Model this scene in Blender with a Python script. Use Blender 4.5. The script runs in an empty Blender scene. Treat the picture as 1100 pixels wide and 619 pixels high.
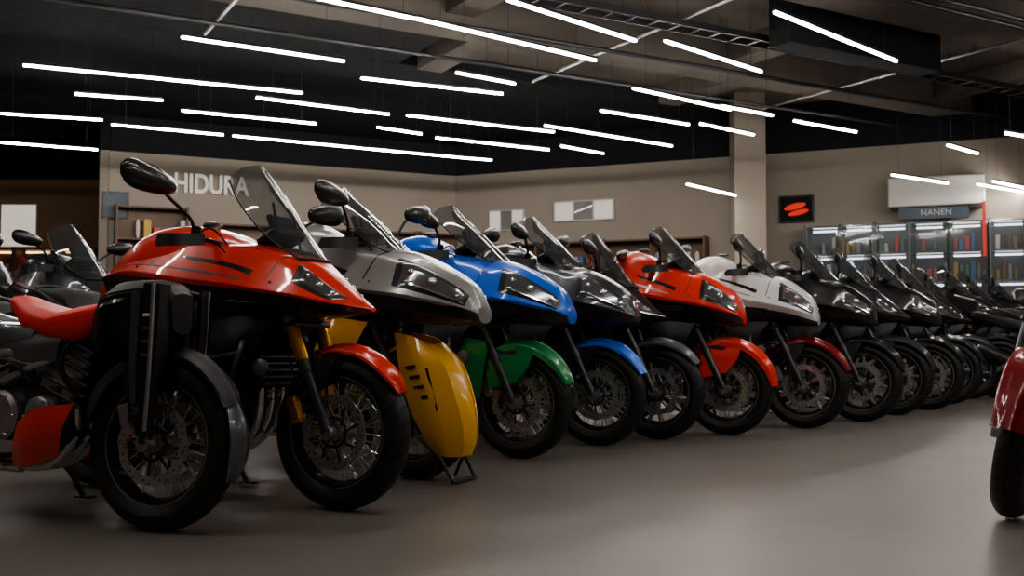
import bpy, math, random, bmesh
from mathutils import Vector, Matrix
random.seed(7)
R=math.radians
scene=bpy.context.scene
col=scene.collection

# ------------------------------------------------------------------ materials
def newmat(name):
    m=bpy.data.materials.new(name); m.use_nodes=True
    nt=m.node_tree; b=nt.nodes.get('Principled BSDF'); return m,nt,b
def setb(b,**k):
    for kk,v in k.items():
        n={'color':'Base Color','rough':'Roughness','metal':'Metallic','coat':'Coat Weight','coatr':'Coat Roughness',
           'alpha':'Alpha','spec':'Specular IOR Level','emc':'Emission Color','ems':'Emission Strength','trans':'Transmission Weight','ior':'IOR'}[kk]
        if kk in('color','emc'): v=(*v,1)
        b.inputs[n].default_value=v
def pmat(name,color,rough=.5,metal=0,coat=0,bump=0,bscale=60,var=.12,vscale=6,**k):
    m,nt,b=newmat(name); setb(b,color=color,rough=rough,metal=metal,coat=coat,**k)
    if coat: b.inputs['Coat Roughness'].default_value=.04
    tc=nt.nodes.new('ShaderNodeTexCoord')
    n=nt.nodes.new('ShaderNodeTexNoise'); n.inputs['Scale'].default_value=vscale; n.inputs['Detail'].default_value=5
    nt.links.new(tc.outputs['Object'],n.inputs['Vector'])
    mr=nt.nodes.new('ShaderNodeMapRange'); mr.inputs['To Min'].default_value=max(0.02,rough-var); mr.inputs['To Max'].default_value=min(1,rough+var)
    nt.links.new(n.outputs['Fac'],mr.inputs['Value']); nt.links.new(mr.outputs['Result'],b.inputs['Roughness'])
    if bump:
        n2=nt.nodes.new('ShaderNodeTexNoise'); n2.inputs['Scale'].default_value=bscale; n2.inputs['Detail'].default_value=4
        nt.links.new(tc.outputs['Object'],n2.inputs['Vector'])
        bp=nt.nodes.new('ShaderNodeBump'); bp.inputs['Strength'].default_value=bump; bp.inputs['Distance'].default_value=.01
        nt.links.new(n2.outputs['Fac'],bp.inputs['Height']); nt.links.new(bp.outputs['Normal'],b.inputs['Normal'])
    return m
def paint(name,c,metal=.1,rough=.3): return pmat(name,c,rough,metal,coat=.9,var=.05,vscale=3)
M={}
M['red']=paint('paint_red',(.88,.040,.010),0); M['blue']=paint('paint_blue',(.006,.15,.78)); M['silver']=paint('paint_silver',(.40,.40,.39),.5,.3)
M['yellow']=paint('paint_yellow',(.92,.48,.008),0); M['green']=paint('paint_green',(.01,.27,.09)); M['white']=paint('paint_white',(.82,.82,.82),0)
M['black']=paint('paint_black',(.013,.013,.015)); M['graphite']=paint('paint_graphite',(.06,.065,.075),.5); M['darkred']=paint('paint_dark_red',(.25,.008,.012))
M['grey']=paint('paint_grey',(.12,.13,.145),.4,.35)
M['plastic']=pmat('black_plastic',(.020,.020,.023),.38,bump=.15,bscale=300)
M['rubber']=pmat('grip_rubber',(.012,.012,.012),.75,bump=.2,bscale=200)
M['steel']=pmat('brushed_steel',(.70,.70,.71),.3,.9,vscale=20)
M['alu']=pmat('cast_aluminium',(.42,.42,.43),.4,.85,bump=.15,bscale=120)
M['darkmetal']=pmat('dark_metal',(.08,.081,.088),.34,.6,bump=.1)
M['rim']=pmat('rim_black_satin',(.05,.05,.055),.3,.6)
M['gold']=pmat('gold_anodised',(.90,.45,.07),.25,.85)
M['seat']=pmat('seat_vinyl',(.018,.017,.017),.55,bump=.3,bscale=150)
M['redseat']=pmat('red_seat_vinyl',(.84,.03,.01),.42,bump=.15,bscale=120)
M['chrome']=pmat('reflector_chrome',(.9,.92,.95),.12,1,var=.03)
M['lens']=pmat('headlight_lens',(.20,.21,.23),.12,.5,coat=1,var=.03)
M['amber']=pmat('amber_lens',(.7,.2,.01),.2,coat=1)
M['redlens']=pmat('red_lens',(.4,.01,.01),.2,coat=1)
M['mirror']=pmat('mirror_glass',(.5,.55,.6),.05,1,var=.02)
def glass(name,c,a):
    m,nt,b=newmat(name); setb(b,color=c,rough=.04,alpha=a,spec=.8); b.inputs['Coat Weight'].default_value=1
    lw=nt.nodes.new('ShaderNodeLayerWeight'); lw.inputs['Blend'].default_value=.35
    mr=nt.nodes.new('ShaderNodeMapRange'); mr.inputs['To Min'].default_value=a; mr.inputs['To Max'].default_value=min(1,a+.45)
    nt.links.new(lw.outputs['Facing'],mr.inputs['Value']); nt.links.new(mr.outputs['Result'],b.inputs['Alpha']); return m
M['screen']=glass('smoked_windscreen',(.08,.085,.09),.28)
M['cabglass']=glass('cabinet_glass',(.3,.35,.36),.12)
def tyremat():
    m,nt,b=newmat('tyre_rubber'); setb(b,color=(.012,.012,.012),rough=.48)
    tc=nt.nodes.new('ShaderNodeTexCoord'); sx=nt.nodes.new('ShaderNodeSeparateXYZ'); nt.links.new(tc.outputs['Object'],sx.inputs[0])
    def mth(op,a,bb=None):
        n=nt.nodes.new('ShaderNodeMath'); n.operation=op
        for i,x in enumerate((a,bb)):
            if x is None: continue
            if isinstance(x,(int,float)): n.inputs[i].default_value=x
            else: nt.links.new(x,n.inputs[i])
        return n.outputs[0]
    ang=mth('ARCTAN2',sx.outputs['Z'],sx.outputs['X']); ay=mth('ABSOLUTE',sx.outputs['Y'])
    ph=mth('ADD',mth('MULTIPLY',ang,34.0),mth('MULTIPLY',ay,110.0))
    g=mth('GREATER_THAN',mth('SINE',ph),.72)
    rr=mth('SQRT',mth('ADD',mth('MULTIPLY',sx.outputs['X'],sx.outputs['X']),mth('MULTIPLY',sx.outputs['Z'],sx.outputs['Z'])))
    tread=mth('GREATER_THAN',rr,.293)
    g=mth('MULTIPLY',g,tread)
    cg=mth('MULTIPLY',mth('LESS_THAN',ay,.004),tread)
    g=mth('MAXIMUM',g,cg)
    bp=nt.nodes.new('ShaderNodeBump'); bp.invert=True; bp.inputs['Strength'].default_value=.9; bp.inputs['Distance'].default_value=.006
    nt.links.new(g,bp.inputs['Height']); nt.links.new(bp.outputs['Normal'],b.inputs['Normal'])
    mx=nt.nodes.new('ShaderNodeMix'); mx.data_type='RGBA'; mx.inputs[6].default_value=(.020,.020,.021,1); mx.inputs[7].default_value=(.003,.003,.003,1)
    nt.links.new(g,mx.inputs[0]); nt.links.new(mx.outputs[2],b.inputs['Base Color'])
    return m
M['tyre']=tyremat()

def concrete(name,c1,c2,rough=(.3,.5),scale=.6,bump=.1,coords='Object',det=9,p=(.33,.68)):
    m,nt,b=newmat(name)
    tc=nt.nodes.new('ShaderNodeTexCoord')
    n=nt.nodes.new('ShaderNodeTexNoise'); n.inputs['Scale'].default_value=scale; n.inputs['Detail'].default_value=det; n.inputs['Roughness'].default_value=.5
    nt.links.new(tc.outputs[coords],n.inputs['Vector'])
    cr=nt.nodes.new('ShaderNodeValToRGB'); cr.color_ramp.elements[0].position=p[0]; cr.color_ramp.elements[1].position=p[1]
    cr.color_ramp.elements[0].color=(*c1,1); cr.color_ramp.elements[1].color=(*c2,1)
    nt.links.new(n.outputs['Fac'],cr.inputs['Fac']); nt.links.new(cr.outputs['Color'],b.inputs['Base Color'])
    n2=nt.nodes.new('ShaderNodeTexNoise'); n2.inputs['Scale'].default_value=scale*2.3; n2.inputs['Detail'].default_value=3
    nt.links.new(tc.outputs[coords],n2.inputs['Vector'])
    mr=nt.nodes.new('ShaderNodeMapRange'); mr.inputs['From Min'].default_value=.1; mr.inputs['From Max'].default_value=.9
    mr.inputs['To Min'].default_value=rough[0]; mr.inputs['To Max'].default_value=rough[1]
    nt.links.new(n2.outputs['Fac'],mr.inputs['Value']); nt.links.new(mr.outputs['Result'],b.inputs['Roughness'])
    if bump:
        bp=nt.nodes.new('ShaderNodeBump'); bp.inputs['Strength'].default_value=bump; bp.inputs['Distance'].default_value=.02
        nt.links.new(n2.outputs['Fac'],bp.inputs['Height']); nt.links.new(bp.outputs['Normal'],b.inputs['Normal'])
    return m
M['floor']=concrete('polished_concrete_floor',(.175,.160,.143),(.235,.215,.193),(.33,.37),1.2,0,det=3,p=(.25,.75))
M['ceil']=concrete('raw_concrete_ceiling',(.11,.097,.084),(.25,.22,.19),(.8,.95),.5,.5)
M['wall']=concrete('plaster_wall',(.30,.262,.222),(.36,.315,.268),(.75,.9),.3,.05)
M['wallwarm']=concrete('warm_plaster_wall',(.28,.18,.12),(.36,.24,.155),(.75,.9),.3,.05)
M['blackwall']=pmat('black_paint_matte',(.008,.0095,.012),.85)
M['whiteplas']=pmat('white_laminate',(.42,.405,.38),.4)
M['wood']=pmat('brown_shelf_wood',(.13,.075,.045),.5)
def emis(name,c,s):
    m,nt,b=newmat(name); setb(b,color=(0,0,0),emc=c,ems=s); return m
M['tube']=emis('led_tube',(1,.945,.88),84)
M['screenlit']=emis('lit_panel',(1,.9,.78),.6)
M['warmlit']=emis('warm_shelf_light',(1,.6,.3),4)
M['caselit']=emis('cabinet_strip_light',(.9,.95,1),2.6)
M['signwhite']=pmat('sign_letter_white',(.80,.77,.73),.4)
M['bannerwhite']=pmat('banner_letter_white',(.35,.35,.35),.5)
M['signred']=emis('sign_red',(.9,.06,.03),.7)
M['posterblue']=pmat('poster_blue',(.02,.04,.06),.4)

# ------------------------------------------------------------------ mesh builder
def V(*a): return Vector(a)
def cr(p0,p1,p2,p3,t):
    return .5*((2*p1)+(p2-p0)*t+(2*p0-5*p1+4*p2-p3)*t*t+(3*p1-p0-3*p2+p3)*t*t*t)
def crl(pts,n,closed=False):
    pts=[Vector(p) for p in pts]; L=len(pts); out=[]
    for i in range(L-1):
        a=pts[i-1] if i else pts[0]*2-pts[1]; d=pts[i+2] if i+2<L else pts[-1]*2-pts[-2]
        for k in range(n): out.append(cr(a,pts[i],pts[i+1],d,k/n))
    out.append(pts[-1]); return out
class MB:
    def __init__(s): s.v=[];s.f=[];s.m=[];s.mats=[]
    def mi(s,mat):
        mat=M[mat] if isinstance(mat,str) else mat
        if mat not in s.mats: s.mats.append(mat)
        return s.mats.index(mat)
    def add(s,vs,fs,mat):
        o=len(s.v); s.v+= [tuple(v) for v in vs]
        mm=None if isinstance(mat,list) else s.mi(mat)
        for i,f in enumerate(fs):
            s.f.append([a+o for a in f]); s.m.append(mm if mm is not None else s.mi(mat[i]))
    def tube(s,pts,r,mat,n=8,sm=0,cap=True):
        rs=r if isinstance(r,(list,tuple)) else None
        if sm:
            if rs: 
                q=crl([Vector((x,0,0)) for x in rs],sm); rs=[a.x for a in q]
            pts=crl(pts,sm)
        pts=[Vector(p) for p in pts]; L=len(pts); vs=[]; fs=[]
        up=None
        for i,p in enumerate(pts):
            t=(pts[min(i+1,L-1)]-pts[max(i-1,0)]).normalized()
            if up is None:
                up=Vector((0,0,1)) if abs(t.z)<.9 else Vector((1,0,0))
            a=t.cross(up)
            if a.length<1e-4: a=t.cross(Vector((0,1,0)))
            a.normalize(); b=a.cross(t).normalized(); up=b
            rr=rs[i] if rs else r
            for k in range(n):
                th=2*math.pi*k/n; vs.append(p+(a*math.cos(th)+b*math.sin(th))*rr)
        for i in range(L-1):
            for k in range(n):
                fs.append([i*n+k,i*n+(k+1)%n,(i+1)*n+(k+1)%n,(i+1)*n+k])
        if cap: fs.append(list(range(n))); fs.append([(L-1)*n+k for k in range(n)])
        s.add(vs,fs,mat)
    def lathe(s,prof,mat,seg=32,c=(0,0,0),axis='Y',closed=True,wob=None):
        vs=[];fs=[];L=len(prof)
        for k in range(seg):
            th=2*math.pi*k/seg
            for (a,r) in prof:
                if wob and r==wob[0]: r=r+wob[1]*math.cos(th*wob[2])
                x,z=r*math.cos(th),r*math.sin(th)
                p={'Y':(x,a,z),'X':(a,x,z),'Z':(x,z,a)}[axis]
                vs.append((p[0]+c[0],p[1]+c[1],p[2]+c[2]))
        for k in range(seg):
            k2=(k+1)%seg
            for i in range(L if closed else L-1):
                j=(i+1)%L; fs.append([k*L+i,k*L+j,k2*L+j,k2*L+i])
        if not closed:
            fs.append([k*L for k in range(seg)]); fs.append([k*L+L-1 for k in range(seg)])
        s.add(vs,fs,mat)
    def box(s,c,size,mat,rot=(0,0,0),bev=None):
        from itertools import product
        b=bev if bev is not None else min(size)*.12
        h=[x/2 for x in size]; idx={};vs=[]
        E=Matrix.Rotation(rot[2],3,'Z')@Matrix.Rotation(rot[1],3,'Y')@Matrix.Rotation(rot[0],3,'X')
        for sg in product((-1,1),repeat=3):
            for ax in range(3):
                p=[sg[i]*(h[i] if i==ax else h[i]-b) for i in range(3)]
                idx[(sg,ax)]=len(vs); vs.append(E@Vector(p)+Vector(c))
        fs=[]
        for ax in range(3):
            o=[i for i in range(3) if i!=ax]
            for sv in (-1,1):
                q=[]
                for a,bb in ((-1,-1),(1,-1),(1,1),(-1,1)):
                    g=[0]*3; g[ax]=sv; g[o[0]]=a; g[o[1]]=bb; q.append(idx[(tuple(g),ax)])
                fs.append(q)
            for a,bb in product((-1,1),repeat=2):
                q=[]
                for (m_,face) in ((-1,0),(1,0),(1,1),(-1,1)):
                    g=[0]*3; g[ax]=m_; g[o[0]]=a; g[o[1]]=bb; q.append(idx[(tuple(g),o[face])])
                fs.append(q)
        for sg in product((-1,1),repeat=3): fs.append([idx[(sg,0)],idx[(sg,1)],idx[(sg,2)]])
        s.add(vs,fs,mat)
    def ell(s,c,r,mat,n=14,m=9,rot=(0,0,0),pw=1.0):
        E=Matrix.Rotation(rot[2],3,'Z')@Matrix.Rotation(rot[1],3,'Y')@Matrix.Rotation(rot[0],3,'X'); vs=[];fs=[]
        f=lambda x: math.copysign(abs(x)**pw,x)
        for i in range(m+1):
            ph=-math.pi/2+math.pi*i/m
            for k in range(n):
                th=2*math.pi*k/n
                vs.append(E@Vector((f(math.cos(ph)*math.cos(th))*r[0],f(math.cos(ph)*math.sin(th))*r[1],f(math.sin(ph))*r[2]))+Vector(c))
        for i in range(m):
            for k in range(n): fs.append([i*n+k,i*n+(k+1)%n,(i+1)*n+(k+1)%n,(i+1)*n+k])
        s.add(vs,fs,mat)
    def grid(s,g,mat,th=0):
        nu=len(g);nv=len(g[0]); nr=[]
        for i in range(nu):
            for j in range(nv):
                du=g[min(i+1,nu-1)][j]-g[max(i-1,0)][j]; dv=g[i][min(j+1,nv-1)]-g[i][max(j-1,0)]
                n=du.cross(dv); nr.append(n.normalized() if n.length>1e-9 else Vector((0,0,1)))
        vs=[p for r_ in g for p in r_]; fs=[]
        for i in range(nu-1):
            for j in range(nv-1): fs.append([i*nv+j,i*nv+j+1,(i+1)*nv+j+1,(i+1)*nv+j])
        if th:
            o=len(vs); vs=vs+[p-n*th for p,n in zip(vs,nr)]
            fs+= [[a+o for a in reversed(f)] for f in fs]
            bd=[(0,j) for j in range(nv)]+[(i,nv-1) for i in range(1,nu)]+[(nu-1,j) for j in range(nv-2,-1,-1)]+[(i,0) for i in range(nu-2,0,-1)]
            bi=[i*nv+j for i,j in bd]
            for a,b in zip(bi,bi[1:]+bi[:1]): fs.append([a,b,b+o,a+o])
        s.add(vs,fs,mat)
    def patch(s,rows,mat,n=4,th=.005):
        rr=[crl(r_,n) for r_ in rows]; g=list(map(list,zip(*[crl(c,n) for c in zip(*rr)])))
        s.grid(g,mat,th)
    def mesh(s,name,ang=30):
        me=bpy.data.meshes.new(name); me.from_pydata(s.v,[],s.f)
        for m_ in s.mats: me.materials.append(m_)
        me.polygons.foreach_set('material_index',s.m)
        bm=bmesh.new(); bm.from_mesh(me); bmesh.ops.recalc_face_normals(bm,faces=bm.faces); bm.to_mesh(me); bm.free()
        me.polygons.foreach_set('use_smooth',[True]*len(me.polygons))
        try: me.set_sharp_from_angle(angle=R(ang))
        except Exception: pass
        return me
    def obj(s,name,parent=None,loc=(0,0,0)):
        o=bpy.data.objects.new(name,s.mesh(name)); col.objects.link(o); o.location=loc
        if parent: o.parent=parent
        return o
class Surf:
    def __init__(s,st,crisp=.75):
        s.rows=[]; s.cp=crisp
        for x,h in st:
            ring=[Vector((x,y,z)) for y,z in h]+[Vector((x,-y,z)) for y,z in reversed(h[1:-1])]
            s.rows.append(ring)
        s.L=len(s.rows[0]); s.U=len(s.rows)-1
    def ring(s,i,r):
        i=max(0,min(s.U,i)); row=s.rows[i]; L=s.L; k=math.floor(r); t=r-k
        c=cr(row[(k-1)%L],row[k%L],row[(k+1)%L],row[(k+2)%L],t)
        return c*(1-s.cp)+row[k%L].lerp(row[(k+1)%L],t)*s.cp
    def ev(s,u,r):
        u=max(0,min(s.U-1e-6,u)); k=int(u); t=u-k
        p1,p2=s.ring(k,r),s.ring(k+1,r)
        p0=s.ring(k-1,r) if k>0 else p1*2-p2
        p3=s.ring(k+2,r) if k+2<=s.U else p2*2-p1
        return cr(p0,p1,p2,p3,t)
    def nrm(s,u,r):
        e=.02; n=(s.ev(u+e,r)-s.ev(u-e,r)).cross(s.ev(u,r+e)-s.ev(u,r-e))
        if n.length<1e-9: return Vector((1,0,0))
        n.normalize(); c=sum((s.ring(int(round(u)),k) for k in range(s.L)),Vector())/s.L
        if n.dot(s.ev(u,r)-c)<0: n=-n
        return n
    def build(s,mb,matfn,nu=5,nv=5):
        NU=s.U*nu;NV=s.L*nv;vs=[];fs=[];ms=[]
        for i in range(NU+1):
            for j in range(NV): vs.append(s.ev(i/nu,j/nv))
        for i in range(NU):
            for j in range(NV):
                fs.append([i*NV+j,i*NV+(j+1)%NV,(i+1)*NV+(j+1)%NV,(i+1)*NV+j])
                w=(j+.5)/nv; w=min(w,s.L-w); ms.append(matfn((i+.5)/nu,w) if callable(matfn) else matfn)
        fs.append(list(range(NV))); ms.append(ms[0]); fs.append([NU*NV+k for k in range(NV)]); ms.append(ms[-1])
        mb.add(vs,fs,ms)
    def over(s,mb,q,mat,off=.004,n=8,sides=(1,-1)):
        for sd in sides:
            g=[]
            for i in range(n+1):
                row=[]
                for j in range(n+1):
                    a,b=i/n,j/n
                    u=(q[0][0]*(1-a)+q[1][0]*a)*(1-b)+(q[3][0]*(1-a)+q[2][0]*a)*b
                    w=(q[0][1]*(1-a)+q[1][1]*a)*(1-b)+(q[3][1]*(1-a)+q[2][1]*a)*b
                    r=w if sd>0 else s.L-w
                    edge=(i in(0,n) or j in(0,n))
                    row.append(s.ev(u,r)+s.nrm(u,r)*(off if not edge else -.002))
                g.append(row)
            mb.grid(g,mat)

# ------------------------------------------------------------------ wheels (shared meshes)
WR=.33
def wheel_mesh(name,w,wire,rim,discs):
    mb=MB()
    hw=w/2; prof=[]
    for k in range(19):
        a=math.pi*(k/18); 
        prof.append((-hw*math.cos(a)*(1 if 0<k<18 else .72),.252+(.078)*math.sin(a)**.75 if 0<k<18 else .232))
    mb.lathe(prof+[(hw*.6,.225),(-hw*.6,.225)],'tyre',72)
    rw=hw*.72
    mb.lathe([(-rw,.238),(-rw*.95,.224),(-rw*.45,.212),(0,.206),(rw*.45,.212),(rw*.95,.224),(rw,.238),(rw*.6,.232),(-rw*.6,.232)],rim,56)
    for y in (-rw*1.02,rw*1.02): mb.lathe([(y-.002,.232),(y-.002,.2365),(y+.002,.2365),(y+.002,.232)],'alu',56)
    mb.lathe([(-.06,.016),(-.058,.034),(-.045,.045),(-.035,.03),(.035,.03),(.045,.045),(.058,.034),(.06,.016)],'alu',24,closed=False)
    mb.lathe([(-.095,.011),(.095,.011)],'steel',12,closed=False)
    if wire:
        for k in range(36):
            a=2*math.pi*k/36; sd=1 if k%2 else -1; d=R(28) if (k//2)%2 else -R(28)
            mb.tube([(.04*math.cos(a+d),sd*.042,.04*math.sin(a+d)),(.213*math.cos(a),sd*.008,.213*math.sin(a))],.0028,'steel',5,cap=False)
    else:
        for k in range(5):
            a=2*math.pi*k/5
            for d in (-R(13),R(13)):
                p0=Vector((.035*math.cos(a),0,.035*math.sin(a))); p1=Vector((.12*math.cos(a+d*.5),0,.12*math.sin(a+d*.5))); p2=Vector((.214*math.cos(a+d),0,.214*math.sin(a+d)))
                for yy in (-.012,.012):
                    o=Vector((0,yy,0)); mb.tube([p0+o,p1+o,p2+o],[.017,.012,.013],'alu' if name!='rear_wheel' else rim,7,sm=3)
    for y in discs:
        t=.0025 if y>0 else -.0025
        mb.lathe([(y-t,.122),(y-t,.16),(y+t,.16),(y+t,.122)],'steel',80,wob=(.16,.003,10))
        mb.lathe([(y-t*1.2,.055),(y-t*1.2,.068),(y+t*1.2,.068),(y+t*1.2,.055)],'darkmetal',32)
        for k in range(8):
            a=2*math.pi*k/8; mb.tube([(.04*math.cos(a),y*.85,.04*math.sin(a)),(.124*math.cos(a+.3),y,.124*math.sin(a+.3))],.006,'darkmetal',6)
        for k in range(36):
            a=2*math.pi*k/36; r=(.131,.141,.151)[k%3]; e=y+math.copysign(.0032,y)
            mb.lathe([(e-.0004,.004),(e+.0004,.004)],'rubber',8,c=(r*math.cos(a),0,r*math.sin(a)),closed=False)
    return mb.mesh(name)
W={'wire':wheel_mesh('wire_wheel',.125,True,'rim',(-.062,.062)),
   'cast':wheel_mesh('cast_wheel',.125,False,'rim',(-.062,.062)),
   'rear':wheel_mesh('rear_wheel',.18,False,'rim',(-.075,))}

# ------------------------------------------------------------------ motorcycle
def fender_grid(mb,a0,a1,w,mat,R0=.347,th=.006,drop=.05,wtip=.55):
    rows=[]; N=9
    for i in range(N):
        t=i/(N-1); a=R(a0+(a1-a0)*t)
        e=1-abs(2*t-1)**2.6; ww=w*(wtip+(1-wtip)*e); dr=drop*(.45+.55*e)
        rr=R0+.012*math.sin(t*math.pi)
        row=[]
        for (yy,d) in ((-1,dr),(-.98,dr*.5),(-.9,.012),(-.45,.0),(0,-.016),(.45,.0),(.9,.012),(.98,dr*.5),(1,dr)):
            r=rr-d; row.append(V(r*math.cos(a),yy*ww,r*math.sin(a)))
        rows.append(row)
    mb.patch(rows,mat,3,th)

SHARP=[(.15,[(0,.845),(.008,.845),(.014,.842),(.018,.838),(.014,.832),(.008,.83),(0,.83)]),
       (.07,[(0,.892),(.022,.888),(.055,.875),(.088,.850),(.065,.835),(.04,.822),(0,.82)]),
       (-.03,[(0,.955),(.04,.95),(.095,.92),(.160,.868),(.12,.835),(.07,.815),(0,.81)]),
       (-.13,[(0,1.015),(.06,1.01),(.135,.97),(.222,.888),(.165,.845),(.10,.81),(0,.80)])]
BLUNT=[(.13,[(0,.845),(.03,.845),(.06,.838),(.070,.820),(.055,.80),(.03,.792),(0,.79)]),
       (.09,[(0,.925),(.05,.918),(.10,.885),(.128,.840),(.10,.80),(.05,.787),(0,.785)]),
       (-.02,[(0,.992),(.07,.985),(.145,.945),(.195,.868),(.15,.82),(.08,.79),(0,.785)]),
       (-.13,[(0,1.035),(.085,1.03),(.172,.99),(.245,.888),(.18,.835),(.10,.795),(0,.79)])]
def motorcycle(name,x,y,head,body='red',fend=None,lower='plastic',hs=1.0,nose=0.,ws=1.0,mirrors=True,barw=.30,
               wheel='wire',steer=0,lean=-1.5,style='sport',forku='darkmetal',forkl='darkmetal',seat='seat',tank=None,tail=None,
               fa=(20,145),fw=.08,accent='black',guards=False,drop=.035,bars=True,stripe=None,screen='screen',L=1.0,mx=.0,mo=0.,mz=0.,msz=1.,wtip=.4,fshield=False,enduro=False,wingmin=3.0,blunt=True,wings=False,stand=False,lamp=True):
    fend=fend or body; tank=tank or body; tail=tail or body
    root=bpy.data.objects.new(name,None); col.objects.link(root); root.empty_display_size=.3
    root.location=(x,y,0); root.rotation_euler=(R(lean),0,R(head)); root.rotation_mode='XYZ'
    H=lambda z: z if z<.78 else .78+(z-.78)*hs
    X=lambda x_: x_ if x_>-.42 else -.42+(x_+.42)*L
    DX=-(L-1)*.5
    st=bpy.data.objects.new('steering_assembly',None); col.objects.link(st); st.parent=root; st.empty_display_size=.1
    ax=Vector((-.42,0,.907)); p=Vector((0,0,WR))
    st.matrix_local=Matrix.Translation(p)@Matrix.Rotation(R(steer),4,ax)@Matrix.Translation(-p)
    fwh=bpy.data.objects.new('front_wheel',W[wheel]); col.objects.link(fwh); fwh.parent=st; fwh.location=(0,0,WR); fwh.rotation_euler=(0,random.random()*6,0)
    rwh=bpy.data.objects.new('rear_wheel',W['rear']); col.objects.link(rwh); rwh.parent=root; rwh.location=(-1.45,0,WR); rwh.rotation_euler=(0,random.random()*6,0)
    mb=MB()
    if enduro:
        fender_grid(mb,-22,30,fw*.60,'grey',drop=.012,wtip=.4,R0=.341); fender_grid(mb,26,102,fw*.78,'plastic',drop=.02,wtip=.8,R0=.343); fender_grid(mb,98,170,fw*.92,'grey',drop=.06,wtip=.6)
    else: fender_grid(mb,fa[0],fa[1],fw,fend,drop=drop,wtip=wtip)
    for s in (-1,1):
        mb.patch([[V(.02,s*(fw-.004),.32),V(-.12,s*(fw-.004),.31)],[V(-.02,s*(fw+.006),.24),V(-.12,s*(fw+.006),.23)],[V(-.06,s*(fw+.010),.16),V(-.10,s*(fw+.010),.16)]],'plastic',3,.006)
        if wings:
            mb.patch([[V(.12,s*(fw-.004),.31),V(-.14,s*(fw-.004),.30)],[V(.10,s*(fw+.012),.22),V(-.18,s*(fw+.014),.21)],[V(.02,s*(fw+.018),.12),V(-.16,s*(fw+.018),.08)]],fend,3,.006)
        if wings==2:
            mb.patch([[V(-.16,s*(fw+.02),.36),V(-.42,s*(fw+.05),.40)],[V(-.18,s*(fw+.03),.24),V(-.40,s*(fw+.06),.26)],[V(-.20,s*(fw+.03),.10),V(-.34,s*(fw+.05),.10)],[V(-.22,s*(fw+.02),.02),V(-.29,s*(fw+.03),.01)]],fend,3,.006)
    if fshield:   # angular lower shield with louvre slots, tapering downwards and forwards
        for s in (-1,1):
            mb.patch([[V(-.09,s*.080,.42),V(.03,s*.100,.40),V(.12,s*.075,.355)],
                      [V(-.05,s*.100,.27),V(.09,s*.135,.26),V(.22,s*.095,.255)],
                      [V(.01,s*.105,.08),V(.16,s*.138,.07),V(.295,s*.090,.07)],
                      [V(.09,s*.095,-.08),V(.20,s*.118,-.09),V(.325,s*.070,-.09)],
                      [V(.17,s*.070,-.19),V(.23,s*.080,-.20),V(.30,s*.045,-.20)]],fend,3,.008)
            for q in range(4):
                z=.245-q*.05; x0=-.02+q*.026
                mb.patch([[V(x0+.03,s*.129,z),V(x0+.10,s*.145,z+.010)],[V(x0+.04,s*.129,z-.014),V(x0+.10,s*.145,z-.006)]],'black',2,.004)
            mb.patch([[V(.135,s*.134,.24),V(.150,s*.134,.238)],[V(.20,s*.130,.03),V(.212,s*.129,.028)]],'black',2,.003)
        rr_=[(.12,.355,.072),(.22,.255,.092),(.295,.07,.088),(.325,-.09,.068),(.30,-.20,.043)]
        mb.patch([[V(x_,-w_,z_),V(x_+.035,0,z_+.012),V(x_,w_,z_)] for x_,z_,w_ in rr_],fend,3,.006)
    mb.obj('front_fender',st,(0,0,WR))
    if stand:
        mb=MB()
        for s in (-1,1):
            mb.tube([V(.10,s*.12,.22),V(.22,s*.12,.13),V(.29,s*.11,.02)],.010,'darkmetal',8)
            mb.tube([V(.22,s*.12,.13),V(.17,s*.12,.015)],.009,'darkmetal',8)
        mb.tube([V(.29,-.11,.015),V(.29,.11,.015)],.011,'darkmetal',8)
        mb.obj('paddock_stand',root)
    # fork
    mb=MB(); ztop=H(1.03) if not enduro else .93
    if not lamp: ztop=.84
    rk=.463 if not enduro else .02
    def fk(z,yy,dx=0): return V(-(z-WR)*rk+dx,yy,z)
    for s in (-1,1):
        yy=s*.105
        mb.tube([fk(WR,yy,.0),fk(.62,yy)],[.026,.024],forkl,14)
        mb.tube([fk(.58,yy),fk(.63,yy)],.031,forkl,14)
        mb.tube([fk(.60,yy),fk(ztop,yy)],.030 if forku=='gold' else .023,forku,14)
        mb.lathe([(-.02,.03),(.02,.03)],'alu',14,c=(0,yy,WR),closed=False)
        mb.box(fk(.50,s*.066,-.115)-V(0,0,.08),(.06,.05,.12),'gold' if forku=='gold' else 'alu',rot=(0,R(-20),0),bev=.012)
        mb.box(fk(.42,s*.085,-.05),(.10,.018,.04),'darkmetal',rot=(0,R(10),0),bev=.004)
        mb.tube([fk(.42,s*.085,-.1),fk(.6,s*.12,-.06),fk(.80,s*.1,-.03)],.005,'rubber',6,sm=4)
        if guards:
            mb.patch([[fk(.93,s*.160,.00),fk(.93,s*.14,.06),fk(.93,s*.09,.07)],[fk(.74,s*.160,-.0),fk(.74,s*.145,.06),fk(.74,s*.09,.07)],[fk(.58,s*.145,.0),fk(.58,s*.135,.045),fk(.58,s*.09,.05)],[fk(.36,s*.138,-.02),fk(.36,s*.132,.025),fk(.36,s*.11,.03)]],'plastic',3,.006)
            mb.patch([[fk(.90,s*.170,-.045),fk(.90,s*.170,-.01)],[fk(.66,s*.166,-.045),fk(.66,s*.165,-.015)],[fk(.48,s*.152,-.04),fk(.48,s*.148,-.02)]],'grey',3,.006)
            mb.tube([fk(.38,s*.15,.03),fk(.60,s*.16,.045),fk(.93,s*.165,.05)],.008,'alu',8)
            for q in range(4): mb.box(fk(.66+.05*q,s*.165,.025),(.03,.01,.012),'signwhite' if q==3 else 'grey',bev=.002)
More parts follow.
